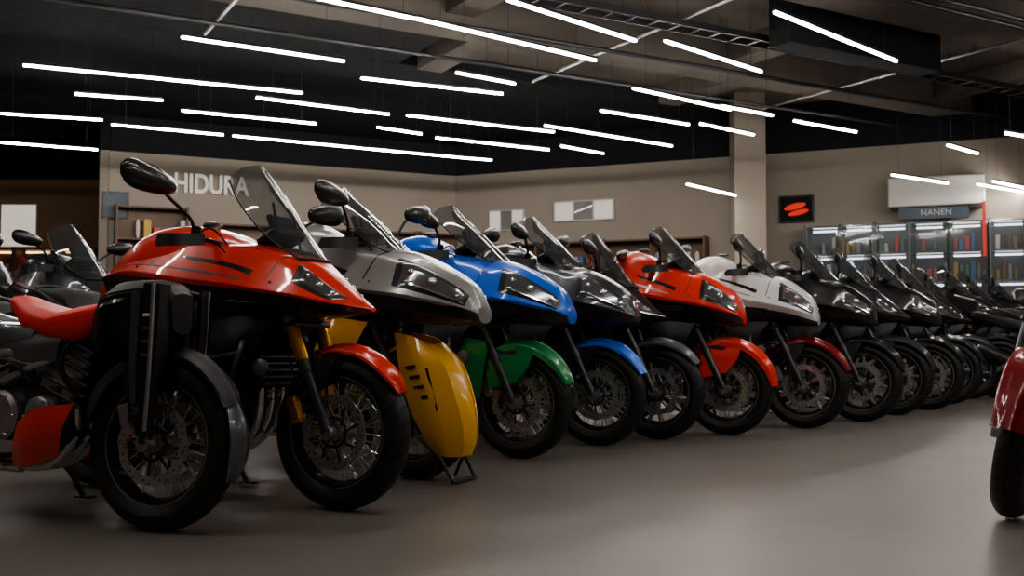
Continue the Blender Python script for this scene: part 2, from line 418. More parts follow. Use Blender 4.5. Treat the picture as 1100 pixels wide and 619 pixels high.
    for z in (.78,ztop-.02):
        mb.box(fk(z,0,.0),(.075,.27,.03),'darkmetal',rot=(0,R(-25) if not enduro else 0,0),bev=.008)
    mb.tube([fk(.70,0,-.045),fk(ztop,0,-.045)],.03,'darkmetal',12)
    mb.obj('fork',st)
    bz=ztop+.05; bx=fk(bz,0).x-.03+mx
    if bars:
        mb=MB()
        pts=[(bx-.09,-barw-.06,bz-.015),(bx-.05,-barw+.10,bz+.02),(bx+.0,-.08,bz+.0),(bx+.0,.08,bz+.0),(bx-.05,barw-.10,bz+.02),(bx-.09,barw+.06,bz-.015)]
        mb.tube(pts,.011,'darkmetal',8,sm=4)
        for s in (-1,1):
            g0=V(bx-.09,s*(barw+.06),bz-.015); g1=V(bx-.055,s*(barw-.06),bz+.01)
            mb.tube([g0,g1],.018,'rubber',12); mb.tube([g0+V(-.004,s*.012,0),g0],.021,'darkmetal',12)
            mb.box(g1+V(.0,-s*.02,.0),(.045,.045,.04),'plastic',bev=.008)
            mb.tube([g1+V(.02,-s*.01,-.005),g1+V(.06,s*.03,-.005),g0+V(.055,0,-.01)],.005,'darkmetal',6,sm=4)
            mb.lathe([(0,.02),(.035,.022),(.04,.018)],'plastic',12,c=g1+V(.02,-s*.03,.02),axis='Z',closed=False)
            mb.tube([g1+V(.03,-s*.02,0),g1+V(.12,-s*.06,-.02),V(bx+.1,s*.04,bz-.2)],.004,'rubber',6,sm=4)
            mb.tube([g1+V(.01,-s*.04,0.02),g1+V(.06,-s*.10,.05),V(bx+.08,s*.06,bz-.12)],.004,'rubber',6,sm=4)
            mb.patch([[g0+V(.0,s*.02,.03),g0+V(.07,s*.0,.035),g1+V(.10,0,.02)],[g0+V(.0,s*.025,-.02),g0+V(.08,s*.01,-.02),g1+V(.10,0,-.03)]],'plastic',3,.005)
        mb.obj('handlebar',st)
    if mirrors:
        mb=MB()
        for s in (-1,1):
            b0=V(bx-.03,s*(barw-.06),bz+.01); m0=V(b0.x+.02,s*(barw+.08+mo),bz+.17+mz)
            mb.tube([b0,b0+V(.02,s*.02,.08),m0+V(.01,-s*.07,-.035),m0+V(.02,-s*.03,-.01)],.008,'plastic',8,sm=4)
            rings=[]
            for (t_,ry,rz) in ((-.10,.010,.012),(-.085,.022,.026),(-.03,.030,.042),(.05,.030,.050),(.10,.024,.042),(.125,.010,.018)):
                c_=m0+V(.02+abs(t_)*-.05,s*(t_+.03),.02+t_*.12)*msz
                rings.append([c_+V(ry*math.cos(a_)*(1 if math.cos(a_)>0 else .35),0,rz*math.sin(a_))*msz for a_ in [2*math.pi*q/14 for q in range(14)]])
            rr=list(map(list,zip(*[crl(c2,3) for c2 in zip(*rings)])))
            vs=[p_ for r_ in rr for p_ in r_]; fs=[[i*14+k,i*14+(k+1)%14,(i+1)*14+(k+1)%14,(i+1)*14+k] for i in range(len(rr)-1) for k in range(14)]
            fs+=[list(range(14)),[(len(rr)-1)*14+k for k in range(14)]]
            mb.add(vs,fs,'black')
            mb.ell(m0+V(.004,s*.045,.025)*msz,(.006*msz,.10*msz,.036*msz),'mirror',18,8,rot=(s*R(7),0,0),pw=.8)
        mb.obj('mirrors',root)
    # ---------------- body
    if style!='naked':
        n=nose
        base=BLUNT if blunt else SHARP
        nn_=[n,n*.9,n*.7,n*.5]
        F=Surf([(X(x_)+nn,[(yy,H(z)) for yy,z in h]) for x_,nn,h in [(b_[0],q_,b_[1]) for b_,q_ in zip(base,nn_)]+[
          (-.26,n*.2,[(0,1.06),(.085,1.055),(.17,1.025),(.268,.905),(.205,.845),(.13,.80),(0,.79)]),
          (-.42,0,[(0,1.04),(.10,1.075),(.19,1.055),(.288,.925),(.225,.84),(.15,.77),(0,.77)]),
          (-.60,0,[(0,1.03),(.10,1.085),(.19,1.07),(.280,.955),(.215,.85),(.15,.75),(0,.75)]),
          (-.78,0,[(0,1.02),(.085,1.06),(.16,1.05),(.240,.985),(.18,.87),(.14,.76),(0,.76)]),
          (-.92,0,[(0,.98),(.05,1.0),(.11,.995),(.17,.965),(.13,.90),(.10,.82),(0,.82)])]])
        def fm(u,w):
            if w>wingmin: return accent
            if w<1.0 and u>3.4: return 'plastic'
            return body
        mb=MB(); F.build(mb,fm)
        if blunt:
            F.over(mb,[(.55,1.75),(3.3,1.55),(3.2,2.85),(.75,2.9)],'black',.002,n=10)
            F.over(mb,[(.7,1.95),(3.05,1.7),(3.0,2.65),(.9,2.78)],'lens',.006,n=10)
            bulbs=((1.15,2.35,.034),(1.95,2.25,.036),(2.65,2.2,.026))
            F.over(mb,[(.8,2.66),(2.95,2.52),(2.95,2.60),(.9,2.76)],'chrome',.009,n=8)
        else:
            F.over(mb,[(.8,2.1),(3.4,1.5),(3.2,2.6),(1.5,2.9)],'black',.002)
            F.over(mb,[(1.05,2.15),(3.15,1.65),(3.0,2.45),(1.6,2.78)],'lens',.006)
            bulbs=((1.65,2.35,.018),(2.2,2.2,.026),(2.75,2.1,.022))
        for (u,w,rr) in bulbs:
            for sd in (1,-1):
                r=w if sd>0 else F.L-w; q=F.ev(u,r); nn=F.nrm(u,r)
                mb.ell(q+nn*.003,(rr*.8,rr*.6,rr*.6),'chrome',12,8)
        F.over(mb,[(1.0,3.0),(7.6,3.0),(7.2,3.16),(1.4,3.22)],body,.005,n=14)
        F.over(mb,[(4.2,2.55),(6.2,2.30),(6.0,2.42),(4.3,2.72)],accent,.002)
        F.over(mb,[(4.4,2.82),(7.6,2.58),(7.6,2.63),(4.4,2.89)],stripe or 'silver',.002)
        F.over(mb,[(3.7,3.5),(5.6,3.4),(5.4,4.2),(3.9,4.3)],'plastic',.006)
        F.over(mb,[(4.0,3.65),(5.2,3.6),(5.1,4.0),(4.1,4.1)],'darkmetal',.009)
        F.over(mb,[(3.50,1.0),(3.55,1.0),(3.95,2.95),(3.90,2.95)],'black',.001,n=6)
        F.over(mb,[(6.3,1.2),(6.35,1.2),(6.6,2.95),(6.55,2.95)],'black',.001,n=6)
        F.over(mb,[(3.95,1.9),(6.3,1.75),(6.3,1.79),(3.95,1.94)],'black',.001,n=8)
        F.over(mb,[(.9,4.1),(2.2,4.1),(2.6,4.7),(1.0,5.0)],'plastic',.003)
        for u_,w_ in ((3.7,2.75),(4.1,1.2),(6.1,1.3),(6.8,2.8)):
            for sd in (1,-1):
                r=w_ if sd>0 else F.L-w_; mb.ell(F.ev(u_,r),(.006,.006,.006),'darkmetal',8,5)
        mb.box((-.36,0,H(1.10)),(.13,.2,.05),'plastic',rot=(0,R(-25),0),bev=.012)
        mb.obj('front_fairing',root)
        if ws:
            mb=MB(); rows=[]
            for (xx,zz,hw,bk) in ((-.12+n*.4,0,.105,.05),(-.21+n*.3,.09,.155,.10),(-.33+n*.15,.23,.165,.13),(-.44,.35,.135,.11),(-.49,.405,.07,.05)):
                row=[]
                for a in (-1,-.75,-.4,0,.4,.75,1):
                    row.append(V(xx-bk*a*a,hw*a,H(1.015)+zz*ws-(.02*a*a if zz>.3 else 0)))
                rows.append(row)
            mb.patch(rows,screen,3,.0035)
            mb.obj('windscreen',root)
            mb=MB()
            for s in (0,-1): mb.tube([r_[s] for r_ in rows[:4]],.0045,'plastic',6,sm=3)
            mb.tube([r_ for r_ in rows[0]],.007,'plastic',6,sm=3)
            for s in (-1,1): mb.tube([V(-.3,s*.07,H(1.05)),V(-.36+n*.1,s*.06,H(1.03)+.22*ws)],.006,'plastic',6)
            mb.box((-.36,0,H(1.12)+.04),(.03,.16,.09),'plastic',rot=(0,R(-25),0),bev=.01)
            mb.obj('windscreen_bracket',root)
    elif enduro:
        K=Surf([(x_*.62+.02,[(yy,.60+(z-.60)*.80) for yy,z in h]) for x_,h in [
          (.10,[(0,.98),(.04,.97),(.055,.94),(.05,.84),(.04,.80),(0,.78)]),
          (.02,[(0,1.03),(.06,1.02),(.09,.99),(.08,.84),(.06,.78),(0,.77)]),
          (-.12,[(0,1.05),(.08,1.04),(.135,.98),(.13,.82),(.08,.76),(0,.76)]),
          (-.30,[(0,1.03),(.10,1.02),(.165,.95),(.16,.76),(.10,.70),(0,.70)]),
          (-.44,[(0,.95),(.08,.94),(.13,.88),(.14,.72),(.10,.66),(0,.66)])]])
        mb=MB(); K.build(mb,'plastic')
        K.over(mb,[(1.8,2.1),(3.7,2.1),(3.6,3.0),(2.1,3.2)],'black',.008)
        K.over(mb,[(2.4,3.2),(3.6,3.1),(3.4,3.9),(2.5,4.0)],'rubber',.006)
        K.over(mb,[(.9,1.75),(3.6,1.8),(3.6,1.86),(1.0,1.86)],'grey',.006)
        mb.obj('front_cowl',root)
        mb=MB()
        for s in (-1,1):
            mb.patch([[V(-.30,s*.17,.48),V(-.34,s*.19,.38),V(-.40,s*.15,.27)],[V(-.45,s*.21,.46),V(-.50,s*.22,.34),V(-.56,s*.17,.22)],[V(-.58,s*.20,.40),V(-.62,s*.19,.30),V(-.66,s*.15,.22)]],'red',3,.008)
            mb.patch([[V(-.36,s*.10,.78),V(-.40,s*.16,.72),V(-.44,s*.14,.64)],[V(-.58,s*.12,.77),V(-.60,s*.17,.69),V(-.62,s*.15,.61)],[V(-.84,s*.11,.78),V(-.84,s*.14,.72),V(-.84,s*.12,.66)]],'grey',4,.008)
        mb.obj('belly_fairing',root)
    elif lamp:
        mb=MB(); mb.ell((-.16,0,H(.93)),(.10,.09,.09),'black',20,12); mb.ell((-.09,0,H(.93)),(.045,.078,.078),'lens',20,10)
        mb.lathe([(-.08,.05),(-.06,.085),(-.055,.088),(-.04,.086)],'chrome',24,c=(0,0,H(.93)),axis='X',closed=False)
        mb.obj('headlight',root)
    if not enduro:
        zt=0 if style!='naked' else -.06
        T=Surf([(X(x_),[(yy,H(z+zt)) for yy,z in h]) for x_,h in [
          (-.46,[(0,1.07),(.06,1.07),(.10,1.05),(.12,1.0),(.11,.92),(.08,.86),(0,.85)]),
          (-.54,[(0,1.13),(.09,1.125),(.16,1.095),(.185,1.02),(.17,.92),(.1,.84),(0,.82)]),
          (-.66,[(0,1.165),(.1,1.155),(.18,1.115),(.210,1.03),(.18,.93),(.11,.83),(0,.80)]),
          (-.80,[(0,1.14),(.095,1.13),(.165,1.09),(.195,1.01),(.16,.91),(.1,.82),(0,.80)]),
          (-.93,[(0,1.01),(.07,1.005),(.12,.98),(.14,.93),(.12,.87),(.09,.81),(0,.80)]),
          (-1.0,[(0,.91),(.03,.91),(.06,.90),(.07,.88),(.06,.86),(.03,.85),(0,.85)])]],.55)
        mb=MB(); T.build(mb,lambda u,w: accent if w>4 else tank)
        T.over(mb,[(1.6,.0),(3.4,.0),(3.2,.5),(1.8,.5)],'plastic',.003)
        mb.lathe([(-.0,.045),(.012,.042),(.016,.03)],'darkmetal',18,c=(X(-.62),0,H(1.165+zt)),axis='Z',closed=False)
        mb.obj('fuel_tank',root)
    hs2=1+(hs-1)*.3 if hs>1 else 1; H2=lambda z: .78+(z-.78)*hs2
    SZ=-.05 if enduro else 0
    sxf=(lambda x_: -.24+(x_+.86)*.80) if enduro else (lambda x_: x_+DX)
    S=Surf([(sxf(x_),[(yy,H2(z)+SZ) for yy,z in h]) for x_,h in [
      (-.86,[(0,.93),(.06,.925),(.10,.90),(.11,.86),(.10,.82),(0,.81)]),
      (-1.0,[(0,.88),(.10,.875),(.15,.86),(.16,.83),(.14,.79),(0,.79)] if not enduro else [(0,.91),(.10,.905),(.15,.88),(.16,.82),(.14,.77),(0,.77)]),
      (-1.15,[(0,.885),(.11,.88),(.155,.865),(.16,.84),(.13,.80),(0,.80)] if not enduro else [(0,.89),(.11,.885),(.155,.86),(.16,.81),(.13,.77),(0,.77)]),
      (-1.24,[(0,.95),(.09,.945),(.13,.92),(.14,.87),(.12,.82),(0,.82)] if not enduro else [(0,.895),(.10,.89),(.14,.865),(.15,.82),(.12,.78),(0,.78)]),
      (-1.42,[(0,.965),(.08,.96),(.11,.945),(.12,.90),(.10,.86),(0,.86)] if not enduro else [(0,.92),(.08,.915),(.11,.89),(.12,.85),(.10,.82),(0,.82)]),
      (-1.58,[(0,.96),(.05,.955),(.07,.945),(.075,.92),(.06,.90),(0,.9)])]],.4)
    mb=MB(); S.build(mb,seat,3,4); mb.obj('seat',root)
    tx=DX if not enduro else .30
    C=Surf([(x_+tx,[(yy,H2(z)+SZ) for yy,z in h]) for x_,h in [
      (-.88,[(0,.84),(.08,.84),(.13,.82),(.15,.78),(.12,.70),(0,.70)]),
      (-1.1,[(0,.83),(.10,.83),(.155,.82),(.165,.77),(.12,.70),(0,.70)]),
      (-1.35,[(0,.88),(.09,.88),(.135,.87),(.14,.82),(.10,.76),(0,.76)]),
      (-1.58,[(0,.93),(.06,.93),(.09,.92),(.09,.88),(.06,.84),(0,.84)]),
      (-1.74,[(0,.94),(.02,.94),(.035,.93),(.035,.91),(.02,.89),(0,.89)])]])
    mb=MB(); C.build(mb,lambda u,w: accent if w>3.6 else tail,4,4)
    q=V(tx,0,SZ)
    mb.box(q+V(-1.73,0,H2(.905)),(.03,.09,.03),'redlens',bev=.006)
    mb.patch([[q+V(-1.5,-.06,.84),q+V(-1.5,.06,.84)],[q+V(-1.68,-.07,.78),q+V(-1.68,.07,.78)],[V(-1.82,-.08,.60),V(-1.82,.08,.60)],[V(-1.86,-.08,.48),V(-1.86,.08,.48)]],'plastic',3,.006)
    for s in (-1,1):
        mb.tube([q+V(-1.7,s*.04,.78),q+V(-1.72,s*.13,.78)],.007,'plastic',6); mb.ell(q+V(-1.72,s*.15,.78),(.02,.03,.018),'amber',10,6)
        mb.tube([q+V(-1.2,s*.15,H2(.86)),q+V(-1.35,s*.17,H2(.93)),q+V(-1.6,s*.11,H2(.98)),q+V(-1.66,s*.04,H2(.975))],.010,'darkmetal',8,sm=4)
    mb.obj('tail',root)
    mb=MB()
    if style=='sport':
        for s in (-1,1):
            mb.patch([[V(-.20,s*.16,.80),V(-.24,s*.19,.70),V(-.30,s*.18,.58),V(-.36,s*.14,.45)],
                      [V(-.36,s*.20,.82),V(-.40,s*.25,.68),V(-.44,s*.23,.54),V(-.48,s*.18,.36)],
                      [V(-.56,s*.21,.80),V(-.58,s*.255,.64),V(-.62,s*.23,.48),V(-.66,s*.17,.29)],
                      [V(-.70,s*.20,.76),V(-.74,s*.23,.58),V(-.80,s*.21,.42),V(-.88,s*.15,.28)]],lower,4,.007)
            mb.patch([[V(-.42,s*.255,.66),V(-.46,s*.262,.60)],[V(-.56,s*.27,.62),V(-.6,s*.27,.54)],[V(-.68,s*.25,.55),V(-.71,s*.245,.47)]],'black',3,.004)
        mb.patch([[V(-.36,-.15,.44),V(-.34,0,.42),V(-.36,.15,.44)],[V(-.5,-.17,.33),V(-.5,0,.27),V(-.5,.17,.33)],[V(-.86,-.15,.28),V(-.86,0,.21),V(-.86,.15,.28)]],lower,4,.006)
    else:
        for s in (-1,1):
            if not enduro:
                mb.patch([[V(-.24,s*.15,.82),V(-.30,s*.19,.72),V(-.35,s*.18,.60)],[V(-.40,s*.20,.82),V(-.42,s*.24,.68),V(-.45,s*.20,.52)],[V(-.56,s*.2,.80),V(-.56,s*.22,.68),V(-.54,s*.18,.56)]],lower,4,.007)
                mb.patch([[V(-.74,s*.17,.90),V(-.76,s*.19,.74),V(-.8,s*.17,.60)],[V(-1.0,s*.18,.84),V(-1.02,s*.20,.72),V(-1.04,s*.17,.60)],[V(-1.24,s*.15,.8),V(-1.22,s*.15,.74),V(-1.2,s*.14,.68)]],'plastic',4,.007)
        mb.patch([[V(-.40,-.14,.48),V(-.38,0,.46),V(-.40,.14,.48)],[V(-.5,-.16,.31),V(-.48,0,.27),V(-.5,.16,.31)],[V(-.9,-.15,.24),V(-.9,0,.22),V(-.9,.15,.24)]],'darkmetal',4,.005)
    mb.obj('side_cowling',root)
    EX=V(.14,0,0) if enduro else V(0,0,0)
    mb=MB()
    mb.box(EX+V(-.76,0,.44),(.44,.26,.26),'darkmetal',bev=.04); mb.box(EX+V(-.58,0,.60),(.22,.24,.26),'alu',rot=(0,R(20),0),bev=.02)
    for k in range(6): mb.box(EX+V(-.53+k*.012-.03,0,.50+k*.042),(.25,.27,.012),'darkmetal',rot=(0,R(20),0),bev=.003)
    if not enduro: mb.box(EX+V(-.50,0,.78),(.24,.22,.09),'darkmetal',rot=(0,R(20),0),bev=.02)
    for s in (-1,1):
        mb.lathe([(s*.13,.10),(s*.155,.10),(s*.17,.085),(s*.172,.04)],'alu',28,c=EX+V(-.88,0,.42),closed=False)
        mb.lathe([(s*.13,.08),(s*.155,.08),(s*.165,.065),(s*.168,.03)],'alu',28,c=EX+V(-.66,0,.42),closed=False)
        for k in range(6):
            a=k*math.pi/3; mb.ell(EX+V(-.88+.088*math.cos(a),s*.17,.42+.088*math.sin(a)),(.007,.006,.007),'steel',8,5)
            mb.ell(EX+V(-.66+.07*math.cos(a),s*.166,.42+.07*math.sin(a)),(.006,.005,.006),'steel',8,5)
        mb.tube([EX+V(-.70,s*.15,.55),EX+V(-.78,s*.17,.62),EX+V(-.9,s*.15,.6)],.010,'rubber',6,sm=4)
        mb.tube([EX+V(-.46,s*.13,.5),EX+V(-.52,s*.17,.62),EX+V(-.5,s*.14,.72)],.012,'rubber',6,sm=4)
        mb.tube([V(-.98,s*.13,.36),V(-.98,s*.24,.35)],.011,'rubber',8); mb.box((-.98,s*.27,.35),(.035,.07,.014),'darkmetal',bev=.004)
        mb.box((-.99,s*.16,.42),(.10,.012,.18),'alu',rot=(0,R(15),0),bev=.004)
        if style=='adv':
            mb.tube([V(-.42,s*.12,.80),V(-.36,s*.25,.66),V(-.42,s*.27,.48),V(-.60,s*.20,.34)],.012,'darkmetal',8,sm=4)
            mb.tube([V(-.36,s*.25,.66),V(-.62,s*.24,.62)],.010,'darkmetal',8)
            mb.lathe([(s*.17,.035),(s*.19,.038),(s*.195,.02)],'alu',16,c=(-.30,0,.60),closed=False)
    if not enduro:
        mb.box((-.36,0,.63),(.035,.32,.30),'rubber',rot=(0,R(18),0),bev=.006)
        for k in range(10): mb.box((-.335-k*.0095+.045,0,.50+k*.029),(.006,.30,.006),'alu',rot=(0,R(18),0),bev=.001)
    mb.obj('engine',root)
    mb=MB()
    hm='steel'
    for yy in (-.07,0,.07):
        mb.tube([EX*.6+V(-.46,yy,.62),V(-.40,yy,.52),V(-.43,yy*.8,.34),V(-.58,yy*.5,.22),V(-.8,-.04,.20)],.019,hm,10,sm=5)
    mb.tube([V(-.75,-.04,.20),V(-1.0,-.10,.22),V(-1.18,-.17,.34)],.026,hm,10,sm=5)
    mb.tube([V(-1.15,-.165,.32),V(-1.22,-.19,.38),V(-1.55,-.22,.54),V(-1.60,-.225,.565)],[.03,.052,.056,.045],'darkmetal',18,sm=3)
    mb.tube([V(-1.59,-.225,.56),V(-1.615,-.227,.572)],.03,'steel',14)
    mb.obj('exhaust',root)
    mb=MB()
    for s in (-1,1):
        hd=V(-.33,s*.03,min(.97,H(.95))) if not enduro else V(-.06,s*.03,.80)
        fm_='darkmetal' if not enduro else 'alu'
        mb.tube([hd,V(-.6,s*.14,.86 if not enduro else .68),V(-.95,s*.14,.64),V(-.98,s*.12,.42)],.020,fm_,10,sm=3)
        mb.tube([V(-.32,s*.03,.84) if not enduro else V(-.1,s*.03,.76),V(-.55,s*.15,.62),V(-.85,s*.15,.52)],.015,fm_,8)
        mb.tube([V(-.8,s*.14,.66),V(-.55,s*.15,.62)],.012,fm_,8)
        mb.tube([V(-.85,s*.13,.66),V(-1.2,s*.10,.72),V(-1.45,s*.06,.78)],.012,fm_,8)
        mb.tube([V(-.98,s*.1,.48),V(-1.2,s*.12,.43),V(-1.45,s*.115,WR)],[.035,.03,.026],'alu',10,sm=3)
        mb.lathe([(s*.10,.03),(s*.14,.03)],'steel',12,c=(-1.45,0,WR),closed=False)
    mb.tube([V(-1.02,0,.68),V(-1.1,0,.45)],.035,'red' if body=='red' else 'alu',12)
    mb.tube([V(-.92,.10,.45),V(-1.45,.10,.42)],.010,'darkmetal',6); mb.tube([V(-.92,.10,.36),V(-1.45,.10,.26)],.010,'darkmetal',6)
    mb.obj('frame',root)
    mb=MB(); fender_grid(mb,50,150,.09,'plastic',R0=.35,drop=.03); mb.obj('rear_fender',root,(-1.45,0,WR))
    mb=MB(); mb.tube([V(-.86,.13,.30),V(-.80,.24,.14),V(-.78,.29,.035)],.012,'darkmetal',8); mb.box((-.78,.30,.028),(.09,.05,.010),'darkmetal',bev=.003)
    mb.obj('side_stand',root)
    return root

HD=-27
bikes={}
bikes['A']=motorcycle('dual_sport_motorcycle',-1.34,3.84,HD,body='black',fend='grey',tail='grey',seat='redseat',style='naked',enduro=True,guards=True,steer=8,mirrors=False,barw=.26,fw=.09,bars=False,lean=-1)
bikes['B']=motorcycle('adventure_touring_motorcycle',-.73,4.27,HD,body='red',hs=1.22,nose=.0,ws=1.10,forku='gold',style='adv',barw=.36,steer=2,fa=(30,112),fw=.078,drop=.02,wtip=.3,L=1.75,mx=-.17,mo=.09,mz=.035,msz=1.25,tail='black',stripe='grey',blunt=False)
bikes['C']=motorcycle('sport_touring_motorcycle',-.50,5.15,HD,body='silver',fend='yellow',lower='yellow',hs=1.5,nose=.27,barw=.27,fa=(70,120),fw=.078,drop=.02,steer=0,fshield=True,L=1.15,mx=.16,mz=.03,msz=1.15,stand=True)
bikes['D']=motorcycle('sport_touring_motorcycle',.05,5.95,HD,body='blue',fend='green',hs=1.5,nose=.2,barw=.27,fa=(20,150),fw=.09,drop=.05,L=1.1,style='adv',wings=2)
bikes['E']=motorcycle('sport_touring_motorcycle',.57,6.6,HD,body='graphite',fend='blue',hs=1.5,nose=.14,barw=.22,fa=(25,135),style='adv')
bikes['F']=motorcycle('sport_touring_motorcycle',1.02,6.98,HD,body='black',fend='grey',hs=1.2,nose=-.1,barw=.2,wheel='cast',fa=(35,165),style='adv',blunt=False)
bikes['G']=motorcycle('sport_touring_motorcycle',1.56,7.25,HD,body='red',lower='plastic',hs=1.5,nose=-.0,barw=.24,fa=(5,140),fw=.085,drop=.05,wings=True,L=1.1)
bikes['H']=motorcycle('sport_touring_motorcycle',2.27,7.75,HD,body='white',fend='darkred',lower='plastic',hs=1.5,nose=-.02,barw=.25,wheel='cast',wingmin=3.6,L=1.1,style='adv')
bikes['I']=motorcycle('sport_touring_motorcycle',2.9,8.3,HD,body='black',fend='black',hs=1.45,nose=.0,barw=.26,wheel='cast',style='adv')
bikes['K']=motorcycle('sport_touring_motorcycle',3.42,8.95,HD,body='graphite',fend='graphite',hs=1.4,nose=.0,barw=.26,wheel='cast',stripe='red',blunt=False)
bikes['L']=motorcycle('sport_touring_motorcycle',9.6,13.2,HD,body='darkred',fend='black',hs=1.4,nose=.0,barw=.26,wheel='cast',blunt=False)
bikes['J']=motorcycle('cruiser_motorcycle',2.07,4.05,-150,body='darkred',fend='darkred',tank='darkred',style='naked',hs=.8,mirrors=False,bars=False,fa=(12,160),fw=.10,drop=.10,wtip=.8,steer=26,lamp=False)

def dup(src,x,y,head=HD):
    def rec(o,par):
        c=o.copy(); col.objects.link(c)
        if par: c.parent=par
        for ch in list(o.children): 
            rec(ch,c)
        return c
    c=rec(src,None); c.location=(x,y,0); c.rotation_euler[2]=R(head); return c
for n_,(x,y) in enumerate(((3.95,9.5),(4.45,10.2),(5.0,10.95),(5.6,11.7),(6.2,12.5),(6.9,13.3))):
    dup(bikes['IKFIKI'[n_]],x,y)
keys=['I','F','K','L','I','H','K','I','G','F','E','L','I','K']
i=0
for rowk in (1,2,3,4):
    for k in range(-4,15):
        bx=-1.0+k*.64+(-2.4)*rowk; by=4.6+k*.70+1.55*rowk
        i+=1
        if by>15.5 or bx>8 : continue
        if bx<-11 or by<5.4 or bx/by<-.85: continue
        dup(bikes[keys[(i*5)%len(keys)]],bx,by,HD+random.uniform(-4,4))
for (x,y,k) in ((6.4,9.9,'K'),(7.2,10.7,'L'),(8.1,11.5,'G'),(8.9,12.5,'H'),(7.6,13.4,'I')): dup(bikes[k],x,y,HD-15)

# ------------------------------------------------------------------ room
CAM=(0,0,.77)
def wall(name,p1,p2,z0,z1,mat,th=.15):
    p1=Vector(p1);p2=Vector(p2);d=p2-p1;L=d.length;a=math.atan2(d.y,d.x)
    mb=MB(); mb.box((L/2,th/2,(z0+z1)/2),(L,th,z1-z0),mat,bev=.002); o=mb.obj(name); o.location=(p1.x,p1.y,0); o.rotation_euler=(0,0,a); return o
P0,P1,P2,P3,P4=(-13,21.5),(-7.7,21.5),(-7.45,17.9),(-1.2,21),(12,15.05)
ZW=4.0; ZC=4.9
mb=MB(); mb.box((-.5,7.5,-.05),(27,29.5,.1),'floor',bev=.001); mb.obj('floor')
mb=MB(); mb.box((-.5,7.5,ZC+.1),(27,29.5,.2),'ceil',bev=.001); mb.obj('ceiling')
wall('wall_left_alcove',P0,P1,0,ZW,'wallwarm'); wall('wall_alcove_side',P1,P2,0,ZW,'wall'); wall('wall_back_left',P2,P3,0,ZW,'wall'); wall('wall_back_right',P3,P4,0,ZW,'wall')
for n_,a_,b_ in (('trim_1',P0,P1),('trim_2',P1,P2),('trim_3',P2,P3),('trim_4',P3,P4)): wall(n_,a_,b_,ZW,ZC,'blackwall',.17)
wall('wall_right',P4,(12,-6),0,ZC,'wall'); wall('wall_left',(-13,-6),P0,0,ZC,'wallwarm'); wall('wall_front',(12,-6),(-13,-6),0,ZC,'wallwarm')
mb=MB()
d=Vector((.87,.5,0)).normalized(); n_=Vector((-.5,.87,0)).normalized(); c0=Vector((-4.7,12.7,0))
def slab(mb,along0,along1,off0,off1,z0,z1,mat):
    c=c0+d*(along0+along1)/2+n_*(off0+off1)/2
    mb.box((c.x,c.y,(z0+z1)/2),(along1-along0,off1-off0,z1-z0),mat,rot=(0,0,math.atan2(d.y,d.x)),bev=.005)
slab(mb,-8,16,.0,8.5,ZC-.25,ZC-.05,'blackwall')
slab(mb,-9,3.5,-2.0,.0,ZC-.25,ZC-.05,'blackwall')
mb.obj('black_ceiling_soffit')
mb=MB()
for k in range(5): slab(mb,-9,18,-2.6-k*3.2,-2.1-k*3.2,ZC-.45,ZC,'ceil')
for k in range(5): slab(mb,-6+k*4.5,-5.6+k*4.5,-18,-2.2,ZC-.3,ZC,'ceil')
for k in range(3): slab(mb,3.8+k*4.5,4.2+k*4.5,-2.2,0,ZC-.3,ZC,'ceil')
slab(mb,6.3,9.0,-5.0,-4.65,ZC-.78,ZC,'blackwall'); slab(mb,3.2,6.4,-7.6,-7.3,ZC-.78,ZC,'blackwall')
mb.obj('ceiling_beams')
mb=MB()
for off,z in ((-1.6,ZC-.55),(-3.1,ZC-.6),(-6.3,ZC-.6),(-6.5,ZC-.6)):
    a=c0+d*-8+n_*off; b=c0+d*16+n_*off; mb.tube([V(a.x,a.y,z),V(b.x,b.y,z)],.03,'darkmetal',8)
for al in (0.5,5.2,9.4):
    a=c0+d*al+n_*-1.0; b=c0+d*al+n_*-12; mb.tube([V(a.x,a.y,ZC-.52),V(b.x,b.y,ZC-.52)],.022,'alu',8)
mb.obj('ceiling_pipes')
mb=MB()   # ladder cable tray
for o_ in (-4.15,-4.4): slab(mb,-4,15,o_-.01,o_+.01,ZC-.60,ZC-.52,'darkmetal')
for q in range(60): slab(mb,-4+q*.316,-3.97+q*.316,-4.4,-4.15,ZC-.59,ZC-.57,'darkmetal')
mb.obj('cable_tray')
mb=MB(); mb.box((4.15,17.45,2.45),(.55,.4,4.9),'wall',bev=.01); mb.obj('pillar')

# ------------------------------------------------------------------ lamps
PITCH=R(2.33); FPX=1070
def ceilpt(px,py,z):
    v=Vector(((px-550)/FPX,1,(309.5-py)/FPX)); v=Matrix.Rotation(PITCH,3,'X')@v
    t=(z-CAM[2])/v.z; return Vector((v.x*t,v.y*t,z))
L=[(0,122,110,129),(0,153,105,161),(250,146,500,170),(120,134,240,145),(195,119,340,133),(275,105,418,123),(388,84,540,101),(437,124,595,142),(468,148,590,161),
(585,135,722,157),(645,119,740,134),(680,95,785,118),(195,40,370,66),(80,101,175,108),(25,70,325,100),(340,-2,445,20),(447,20,640,65),(545,0,683,44),(832,13,963,66),(714,44,818,77),
(752,133,810,145),(853,130,920,142),(775,114,830,124),(490,78,553,90),(603,157,648,165),(405,137,453,144),(500,170,528,172)]
lamps=[(ceilpt(a,b,3.7),ceilpt(c,d_,3.7)) for a,b,c,d_ in L]
for a,b,c,d_ in [(738,198,790,210),(958,188,1018,197),(1067,195,1100,202),(1050,198,1130,212),(1018,156,1050,165),(1080,143,1120,150)]: lamps.append((ceilpt(a,b,3.05),ceilpt(c,d_,3.05)))
